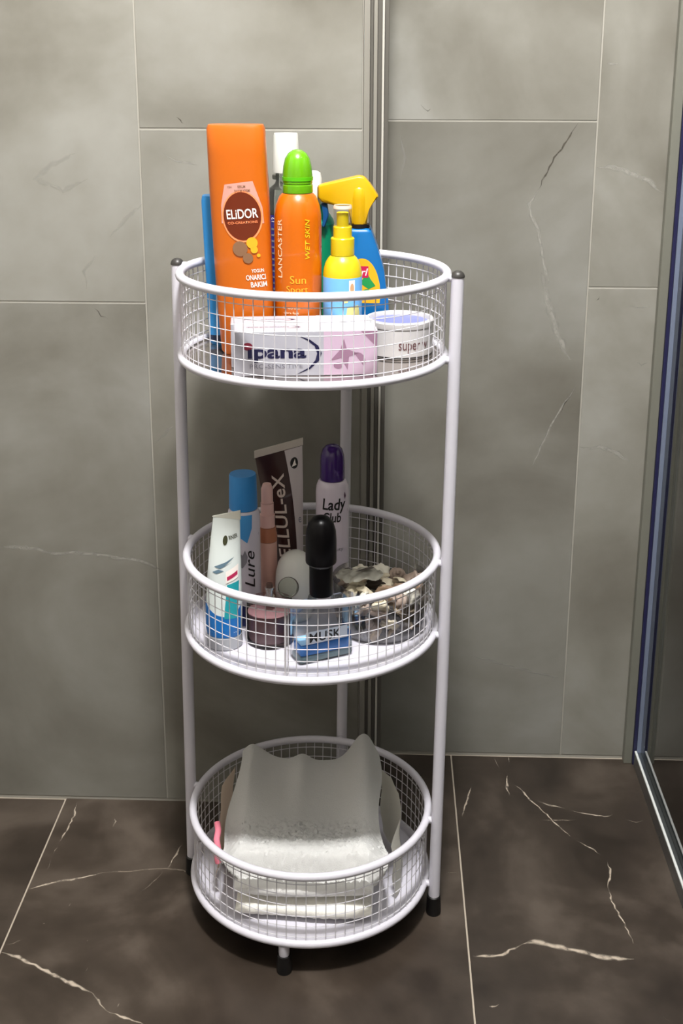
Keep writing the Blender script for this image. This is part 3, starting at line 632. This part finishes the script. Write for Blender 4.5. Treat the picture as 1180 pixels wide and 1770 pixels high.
# brown cream tube, crimp up
BRN = mat('tube_dark_brown', srgb(46, 18, 16), .28, coat=.3); SLV = mat('tube_silver_white', srgb(196, 188, 190), .3, coat=.2)
t = thing('body_cream_tube', 'dark brown and silver cream tube standing tilted with its crimped end up', 'tube', (-.0270, .0800, ZM))
LC = Loft([(.018, .0145, .0145, 2.0, 0, 0), (.03, .0158, .0150, 2.0, -.001, 0), (.06, .0185, .0135, 2.0, -.0045, 0), (.10, .0225, .0100, 2.0, -.0085, 0), (.15, .0268, .0050, 2.0, -.0125, 0), (.185, .0290, .0018, 2.0, -.0152, 0), (.1925, .0295, .0011, 2.0, -.0158, 0)])
tb = LC.bm(44)
for v in tb.verts:
    if v.co.z > .10: v.co.z += (v.co.x+.0156)*.30*(v.co.z-.10)/.0925
obj('body', tb, BRN, t, True, 50)
def lc(u, v, eps):
    p = LC.at(u, v, eps)
    if p.z > .10: p.z += (p.x+.0156)*.30*(p.z-.10)/.0925
    return p
cb = bx((-.0462, -.0011, .1925), (.0148, .0011, .2020), .0003)
for v in cb.verts: v.co.z += (v.co.x+.0156)*.30
obj('crimp', cb, mat('crimp_greige', srgb(188, 180, 172), .4), t)
obj('cap', lathe([(0, 0), (.0145, 0), (.0152, .0012), (.0152, .0165), (.0140, .0178), (0, .0178)], 36), mat('cap_brown', srgb(40, 22, 20), .35), t, True, 30)
class _LC(Loft):
    def at(s, u, z, eps=.0003): return lc(u, z, eps)
LCC = _LC(LC.s)
def grid_patch(name, f0, f1, z0, z1, surf, m, parent, eps, n=6, k=24):
    bm = bmesh.new(); G = []
    for j in range(k+1):
        z = z0 + (z1-z0)*j/k; a, b = f0(z), f1(z)
        G.append([bm.verts.new(surf(a+(b-a)*i/n, z, eps)) for i in range(n+1)])
    for j in range(k):
        for i in range(n): bm.faces.new((G[j][i], G[j][i+1], G[j+1][i+1], G[j+1][i]))
    return obj(name, bm, m, parent, True, 60)
grid_patch('silver_side', lambda z: .0085 + .0*(z) + .0000 + (.0075-.0085)*(z-.02)/.17 + .006*math.sin((z-.02)/.17*PI), lambda z: LC.sec(z)[0]*1.45, .020, .1920, lc, SLV, t, .0003)
decal('emblem', [ell(.0195, .1740, .0062, .0070, 20)], LCC.at, INK_K, t, .0006)
decal('emblem_drop', [[(.0150, .1700), (.0175, .1740), (.0205, .1790), (.0210, .1735), (.0225, .1715), (.0185, .1705)]], LCC.at, INK_W, t, .0009)
lettering('CELLUL-eX', LCC.at, mat('ink_stone', srgb(206, 192, 184), .4), t, .0006, height=.0155, width=.1270, at=(-.0035, .1010), rot=PI/2, bold=.012)
lettering('e', LCC.at, INK_G, t, .0006, height=.0070, at=(.0225, .1040), bold=.004)

# deodorant with purple cap
PUR = mat('purple_cap', srgb(58, 26, 104), .22, coat=.4); LAV = mat('can_lavender_white', srgb(222, 212, 226), .28, coat=.3)
t = thing('deodorant_can', 'white deodorant can with a domed purple cap and black lettering', 'spray can', (.0240, .0850, ZM))
obj('can', lathe([(0, 0), (.0165, 0), (.0190, .004), (.0200, .012), (.0205, .030), (.0209, .138), (.0202, .147), (.0180, .1530), (.0160, .1555), (0, .1555)], 44), LAV, t, True, 40)
obj('cap', lathe([(0, .1560), (.0150, .1560), (.0154, .1575), (.0153, .1780), (.0146, .1880), (.0122, .1955), (.0080, .1998), (.0035, .2014), (0, .2017)], 40), PUR, t, True, 30)
LD = Loft([(.0, .0207, .0207, 2), (.138, .0209, .0209, 2)])
lettering('Lady', LD.at, INK_K, t, .0004, height=.0200, width=.0310, at=(.0035, .1265), bold=.02, shear=.12)
lettering('Club', LD.at, INK_K, t, .0004, height=.0130, width=.0230, at=(.0005, .1115), bold=.018, shear=.12)
decal('heart_print', [[(.0180, .1340), (.0165, .1390), (.0178, .1440), (.0190, .1410), (.0200, .1380)]], LD.at, mat('ink_plum_grey', srgb(100, 72, 92), .4), t, .0004)
lettering('beauty', LD.at, INK_G, t, .0004, height=.0060, width=.0220, at=(.0045, .0680))

# white egg-shaped roll-on
t = thing('roll_on', 'smooth white egg-shaped roll-on in front of the brown tube', 'roll-on', (-.0180, .0130, ZM))
obj('shell', lathe([(0, 0), (.0165, 0), (.0195, .003), (.0226, .015), (.0246, .032), (.0250, .046), (.0240, .060), (.0210, .073), (.0160, .0815), (.0090, .0862), (0, .0878)], 44), mat('roll_on_white', srgb(222, 222, 216), .3, coat=.25), t, True, 50)
LE = Loft([(.0, .0236, .0236, 2), (.03, .0240, .0240, 2), (.06, .0232, .0232, 2)])
decal('print', [ell(.0215, .0475, .0016, .0016, 12), [(.0215, .0470), (.0290, .0510), (.0300, .0490), (.0225, .0455)]], LE.at, mat('ink_moss', srgb(70, 74, 64), .4), t, .0005)

# glass perfume with a domed black cap
GLS = mat('perfume_glass', (.93, .96, .97, 1), .02, trans=1.0, ior=1.45); BLQ = mat('perfume_blue_fill', srgb(58, 136, 222), .12); BKC = mat('gloss_black', srgb(7, 6, 7), .3, ior=1.25)
rzm = math.atan2(.0317, .0609)
t = thing('musk_perfume', 'square clear glass perfume with domed black cap and blue liquid at the bottom', 'perfume', (.0185, -.0860, ZM), rzm)
GT = thin_clear('perfume_clear_wall', (.96, .975, .985, 1), .8, .03)
wv, dp = .0340, .0150
obj('glass', bx((-wv, -dp, 0), (wv, dp, .0690), .0045), GT, t, True, 40)
obj('base', bx((-wv+.0015, -dp+.0015, .0012), (wv-.0015, dp-.0015, .0080), .003), mat('perfume_base_green', srgb(120, 142, 146), .1), t, True, 40)
obj('liquid', bx((-wv+.0035, -dp+.0035, .0085), (wv-.0035, dp-.0035, .0220), .0025), BLQ, t, True, 40)
obj('liquid_top', bx((-wv+.0040, -dp+.0040, .0222), (wv-.0040, dp-.0040, .0245), .001), mat('perfume_pale_blue', srgb(150, 196, 236), .15), t, True, 40)
fm = lambda u, v, eps: Vector((u, -dp-eps, v))
decal('label', [rect(-.026, .0252, .026, .0405)], fm, mat('perfume_label', srgb(150, 158, 170), .3), t, .0002)
lettering('MUSK', fm, INK_K, t, .0003, height=.0115, width=.0400, at=(-.0015, .0328), bold=.02)
obj('shoulder', lathe([(0, .0692), (.0160, .0692), (.0150, .0740), (.0128, .0775), (0, .0775)], 32), GT, t, True, 40)
obj('neck', lathe([(0, .0776), (.0130, .0776), (.0134, .079), (.0134, .1130), (0, .1135)], 36), BKC, t, True, 40)
obj('cap', lathe([(.0134, .1165), (.0172, .1170), (.0176, .1190), (.0176, .1440), (.0168, .1550), (.0140, .1650), (.0090, .1705), (.0040, .1722), (0, .1725)], 40), BKC, t, True, 40)
obj('neck_band', lathe([(.0135, .1132), (.0142, .1140), (.0142, .1155), (.0135, .1163)], 36, close=False), mat('neck_band_grey', srgb(96, 96, 98), .25, .8), t, True, 30)

# squat pinkish perfume
t = thing('pink_perfume', 'squat round glass perfume with brownish pink liquid and silver neck', 'perfume', (-.0440, -.0490, ZM))
obj('glass', lathe([(0, 0), (.0250, 0), (.0280, .002), (.0288, .008), (.0288, .044), (.0270, .0500), (.0180, .0535), (.0080, .0545), (0, .0546)], 44), thin_clear('pink_clear_wall', (.90, .84, .84, 1), 1.0, .03), t, True, 35)
obj('liquid', lathe([(0, .006), (.0255, .006), (.0262, .009), (.0262, .0380), (0, .0382)], 40), mat('pink_liquid', srgb(152, 122, 126), .12), t, True, 35)
obj('neck', lathe([(0, .0547), (.0062, .0547), (.0062, .0565), (.0045, .0570), (.0045, .0650), (.0056, .0655), (.0056, .0680), (0, .0682)], 24), mat('silver_neck', srgb(206, 200, 196), .2, .9), t, True, 30)
obj('nozzle', lathe([(0, .0683), (.0040, .0683), (.0036, .0725), (0, .0728)], 20), mat('nozzle_brown', srgb(70, 52, 46), .3), t, True, 30)
dk = obj('round_stopper', lathe([(0, -.004), (.0110, -.004), (.0125, -.002), (.0125, .002), (.0110, .004), (0, .004)], 32), thin_clear('stopper_clear', (.82, .84, .80, 1), 1.0, .03), t, True, 40)
dk.rotation_euler = (math.radians(80), 0, math.radians(12)); dk.location = (.0215, .0080, .0640)

# clear bowl of shells and dried pieces
JX, JY = .0858, -.0105
t = thing('clear_bowl', 'clear plastic bowl full of pale shells and dried pieces at the right', 'bowl', (JX, JY, ZM))
ob_ = [(0, 0), (.046, 0), (.050, .002), (.0565, .030), (.0575, .066), (.0580, .0670), (.0567, .0670), (.0556, .031), (.049, .0035), (.045, .0016), (0, .0016)]
obj('bowl', lathe(ob_, 56), thin_clear('bowl_clear', (.95, .95, .95, 1), .8, .04), t, True, 40)
SHC = [mat('shell_cream', srgb(226, 216, 192), .5), mat('shell_beige', srgb(196, 178, 154), .55), mat('shell_brown', srgb(128, 106, 86), .55), mat('shell_taupe', srgb(168, 150, 138), .55), mat('shell_white', srgb(226, 222, 208), .45), mat('shell_dark', srgb(58, 46, 38), .6)]
def shell_mesh(kind):
    bm = bmesh.new(); n = 18; rings = 7
    if kind == 'scallop':
        G = []
        for j in range(rings+1):
            t_ = j/rings; G.append([])
            for i in range(n+1):
                a = -1.15 + 2.3*i/n; r = .0125*t_*(1 + .05*math.cos(i*PI))*(1-.12*abs(a))
                G[-1].append(bm.verts.new((r*math.sin(a), r*math.cos(a)-.006, .0055*math.sin(PI*min(1, t_*.9))*(math.cos(a*.9)) + .0006*t_*math.cos(i*PI))))
        for j in range(rings):
            for i in range(n): bm.faces.new((G[j][i], G[j][i+1], G[j+1][i+1], G[j+1][i]))
        bmesh.ops.remove_doubles(bm, verts=bm.verts, dist=1e-5)
        bmesh.ops.solidify(bm, geom=bm.faces[:], thickness=.0010)
    elif kind == 'whorl':
        pts = []
        for i in range(46):
            a = i*.42; f = 1-i/46; pts.append((.0052*f*math.cos(a), .0052*f*math.sin(a), .017*(1-f)-.006))
        rng = []; tube(pts, .0046, bm, 9, r2=.0006)
    else:
        bmesh.ops.create_icosphere(bm, subdivisions=3, radius=.0088)
        rr = random.Random(kind)
        ph = [rr.uniform(0, 6) for _ in range(6)]
        for v in bm.verts:
            p = v.co.normalized()
            f = 1 + .22*math.sin(3*p.x*2+ph[0]) * math.cos(2.5*p.y*2+ph[1]) + .14*math.sin(6*p.z+ph[2]+3*p.x) + .06*math.sin(14*p.y+ph[3])*math.sin(13*p.x+ph[4])
            v.co = v.co*f; v.co.z *= .62; v.co.z += .0035*math.sin(p.x*2.4+ph[5])
    return bm
KD = []
for kd in ('scallop', 'whorl', 'a', 'b', 'c'):
    me = bpy.data.meshes.new('shell_' + kd); bm = shell_mesh(kd); bmesh.ops.recalc_face_normals(bm, faces=bm.faces); bm.to_mesh(me); bm.free()
    me.polygons.foreach_set('use_smooth', [True]*len(me.polygons)); KD.append(me)
NAMES = {0: ('scallop_shell', '%s ribbed scallop shell in the clear bowl', 'shell', 'scallop pieces in the bowl'), 1: ('spiral_shell', 'small %s spiral shell in the clear bowl', 'shell', 'spiral pieces in the bowl'), 2: ('dried_piece', 'irregular %s dried piece in the clear bowl', 'potpourri', 'dried pieces in the bowl')}
rs = random.Random(11); cells = {}
spots = []
for lay, (zz, rad, cnt) in enumerate(((.0115, .0410, 11), (.0250, .0425, 12), (.0395, .0445, 12), (.0400, .026, 6), (.0530, .0440, 12), (.0545, .027, 7), (.0550, .006, 2))):
    for i in range(cnt): spots.append((zz, rad, 2*PI*(i + .5*(lay % 2))/cnt))
MK = {}
for i, (zz, rad, a) in enumerate(spots):
    k = rs.choice((0, 1, 2, 3, 4, 2, 3, 0)); ci = rs.choice((0, 1, 2, 3, 4, 5, 1, 3, 0))
    if (k, ci) not in MK:
        me = KD[k].copy(); me.materials.append(SHC[ci]); MK[(k, ci)] = me
    nm, lb, cg, gp = NAMES[min(k, 2)]
    o = bpy.data.objects.new(nm, MK[(k, ci)]); COL.objects.link(o)
    o.location = (JX + rad*math.cos(a), JY + rad*math.sin(a), ZM + zz + rs.uniform(-.001, .001))
    o.rotation_euler = (rs.uniform(-1.0, 1.0), rs.uniform(-1.0, 1.0), rs.uniform(0, 6.28)); sc_ = rs.uniform(1.0, 1.3); o.scale = (sc_, sc_, sc_)
    cn = ('cream', 'beige', 'brown', 'taupe', 'off-white', 'dark brown')[ci]
    side = ('right', 'back right', 'back', 'back left', 'left', 'front left', 'front', 'front right')[int(((a % (2*PI))+PI/8)/(PI/4)) % 8]
    lev = 'lowest layer' if zz < .02 else 'second layer' if zz < .03 else 'third layer' if zz < .045 else 'top layer'
    where = 'in the middle' if rad < .035 else 'at the ' + side
    tag(o, '%s, %s %s of the clear bowl' % (lb.replace(' in the clear bowl', '') % cn, lev, where), cg, '%s %s' % (cn, gp))
# crumpled foil sachet lying on the shells
bm = bmesh.new(); n = 26; top = []
rs2 = random.Random(3)
for j in range(n+1):
    row = []
    for i in range(n+1):
        u, v = -1+2*i/n, -1+2*j/n
        rr = max(abs(u), abs(v)); l_ = math.hypot(u, v) or 1; x, yv = u/l_*rr, v/l_*rr
        z = .0030*(1-rr*rr) + .0022*math.sin(5*x+2*yv)*math.cos(4*yv-x) + .0012*math.sin(11*x-7*yv) + rs2.uniform(-.0004, .0004)
        row.append(bm.verts.new((x*.0300, yv*.0195, z)))
    top.append(row)
for j in range(n):
    for i in range(n): bm.faces.new((top[j][i], top[j][i+1], top[j+1][i+1], top[j+1][i]))
bmesh.ops.solidify(bm, geom=bm.faces[:], thickness=.0014)
sch = thing('foil_sachet', 'crumpled pale foil sachet lying on top of the bowl', 'sachet', (.0610, -.0240, ZM+.0745), .25)
sb_ = obj('wrapper', bm, mat('foil_pale', srgb(206, 204, 194), .3, .35), sch, True, 50)
decal('print', [[(-.008, -.006), (.004, .001), (.016, .006), (.019, .001), (.008, -.004)], [(-.020, .004), (-.012, .009), (-.010, .005)]], lambda u, v, e_: Vector((u, v, .0066)), mat('print_dark_taupe', srgb(72, 66, 60), .4), sch, 0)

# ------------------------------------------------------------------ towels in the lowest basket
TW = mat('towel_white', srgb(249, 249, 247), .95, bump=(900, .55, .0012)); TW2 = mat('towel_cream', srgb(240, 238, 230), .95, bump=(700, .5, .001)); CLO = mat('cloth_beige', srgb(236, 222, 208), .9, bump=(900, .3, .0006)); PINK = mat('trim_pink', srgb(232, 130, 150), .8, bump=(600, .4, .0008))
def sm(a, b, x): t_ = max(0, min(1, (x-a)/(b-a))); return t_*t_*(3-2*t_)
def folded(name, label, x0, x1, y0, y1, z0, layers, th, m, ph, group=None):
    """zig-zag folded towel: rounded front folds, sagging layers"""
    t = thing(name, label, 'towel', ((x0+x1)/2, (y0+y1)/2, z0), 0, group); hx, hy = (x1-x0)/2, (y1-y0)/2
    for L_ in range(layers):
        bm = bmesh.new(); nx, ns = 26, 40; rows = []
        zc = (L_+.5)*th; hh = th*.47
        for i in range(nx+1):
            u = -1+2*i/nx; x = u*hx*(1-.02*L_); ring = []
            edge = 1-.55*abs(u)**8
            for k in range(ns):
                a = 2*PI*k/ns; ca, sa = math.cos(a), math.sin(a)
                yy = hy*(1+.03*math.sin(3*u+ph+L_))*math.copysign(abs(ca)**.35, ca); 
                zz = hh*edge*math.copysign(abs(sa)**.75, sa)
                sag = .0024*math.sin(4.2*u+ph+1.3*L_) - .0020*math.cos(2.2*u+L_)
                ring.append(bm.verts.new((x, yy, max(zc+zz+sag*min(1, L_*.8)+.0006*math.sin(40*u+9*ca+ph), .0002))))
            rows.append(ring)
        for a_, b_ in zip(rows, rows[1:]):
            for k in range(ns): bm.faces.new((a_[k], a_[(k+1) % ns], b_[(k+1) % ns], b_[k]))
        bm.faces.new(rows[0]); bm.faces.new(rows[-1])
        obj('fold', bm, m, t, True, 60)
    return t
folded('folded_towel', 'folded cream towel at the bottom of the lowest basket', -.086, .080, -.1120, .060, ZB, 1, .0270, TW2, .4, 'folded towels in the lowest basket')
folded('folded_towel', 'folded white towel in the middle of the lowest basket pile', -.088, .082, -.1100, .058, ZB+.0280, 1, .0290, TW, 2.1, 'folded towels in the lowest basket')
# top towel: thick front hem, hollow middle, back corners pulled up
def top_h(x, y):
    f = sm(-.117, -.098, y)
    base = .104 + .022*f
    base += .008*math.exp(-((y+.085)/.022)**2)
    back = sm(-.06, .075, y)
    base += back*(.030 + .018*math.exp(-((x+.084)/.022)**2) + .010*math.exp(-((x+.015)/.013)**2) + .040*math.exp(-((x-.066)/.021)**2))
    base -= .006*math.exp(-((x-.0)/.05)**2)*sm(-.08, -.01, y)
    base += .0022*math.sin(46*x+20*y)*math.sin(38*y-12*x)
    base -= .016*sm(.075, .10, abs(x+.004))*(1-back*.4)
    return base
bm = bmesh.new(); nx, ny = 96, 96; G = []; rr = random.Random(5)
for j in range(ny+1):
    row = []
    for i in range(nx+1):
        u = -1+2*i/nx; v = j/ny
        y_ = -.116 + .188*v; hw = .104 - .013*v
        x_ = -.006 + u*hw + .004*math.sin(9*v)*u*u
        lim = math.sqrt(max(1e-6, .1415**2-y_*y_)); x_ = max(-lim, min(lim, x_))
        z_ = top_h(x_, y_)
        fl_ = 1-sm(.40, .52, v)
        row.append(bm.verts.new((x_, y_, z_ - ZB + rr.gauss(0, .0011)*(.10+fl_))))
    G.append(row)
for j in range(ny):
    for i in range(nx): bm.faces.new((G[j][i], G[j][i+1], G[j+1][i+1], G[j+1][i]))
bmesh.ops.solidify(bm, geom=bm.faces[:], thickness=.007)
tt = thing('bath_towel', 'large white terry towel heaped on top with its back corners raised', 'towel', (0, 0, ZB))
obj('terry_cloth', bm, TW, tt, True, 70)
# cloth hanging upright at the right and a beige pink-edged cloth at the left
def upright(name, label, path, z0, zt, m, thick, ph):
    bm = bmesh.new(); n = len(path)-1; k = 14; G = []
    fine = []
    for a_, b_ in zip(path, path[1:]):
        for i in range(8): fine.append((a_[0]+(b_[0]-a_[0])*i/8, a_[1]+(b_[1]-a_[1])*i/8, a_[2]+(b_[2]-a_[2])*i/8))
    fine.append(path[-1])
    for j in range(k+1):
        v = j/k; G.append([bm.verts.new((p[0]*(1-.04*v)+.0015*math.sin(9*v+ph+i*.4), p[1]+.0018*math.sin(7*v+ph+i*.6), z0+(p[2]-z0)*v)) for i, p in enumerate(fine)])
    for j in range(k):
        for i in range(len(fine)-1): bm.faces.new((G[j][i], G[j][i+1], G[j+1][i+1], G[j+1][i]))
    bmesh.ops.solidify(bm, geom=bm.faces[:], thickness=thick)
    t = thing(name, label, 'cloth', (0, 0, 0)); obj('cloth', bm, m, t, True, 60); return t
upright('hand_towel', 'white hand towel standing upright at the right of the basket', [(.108, -.066, .118), (.118, -.040, .142), (.118, .004, .150), (.106, .045, .146), (.092, .072, .140)], ZB+.002, .15, TW2, .006, 1.0)
t = upright('wash_cloth', 'beige cloth with a pink edge at the left of the basket', [(-.1165, -.060, .112), (-.1195, -.028, .132), (-.1185, .010, .150), (-.1085, .050, .154)], ZB+.002, .15, CLO, .0035, 2.0)
obj('pink_trim', tube([(-.1110, -.070, .094), (-.1130, -.0700, .104), (-.1110, -.0680, .113), (-.1135, -.0620, .121), (-.1125, -.0520, .127), (-.1150, -.0420, .131)], .0040, seg=9), PINK, t, True, 60)
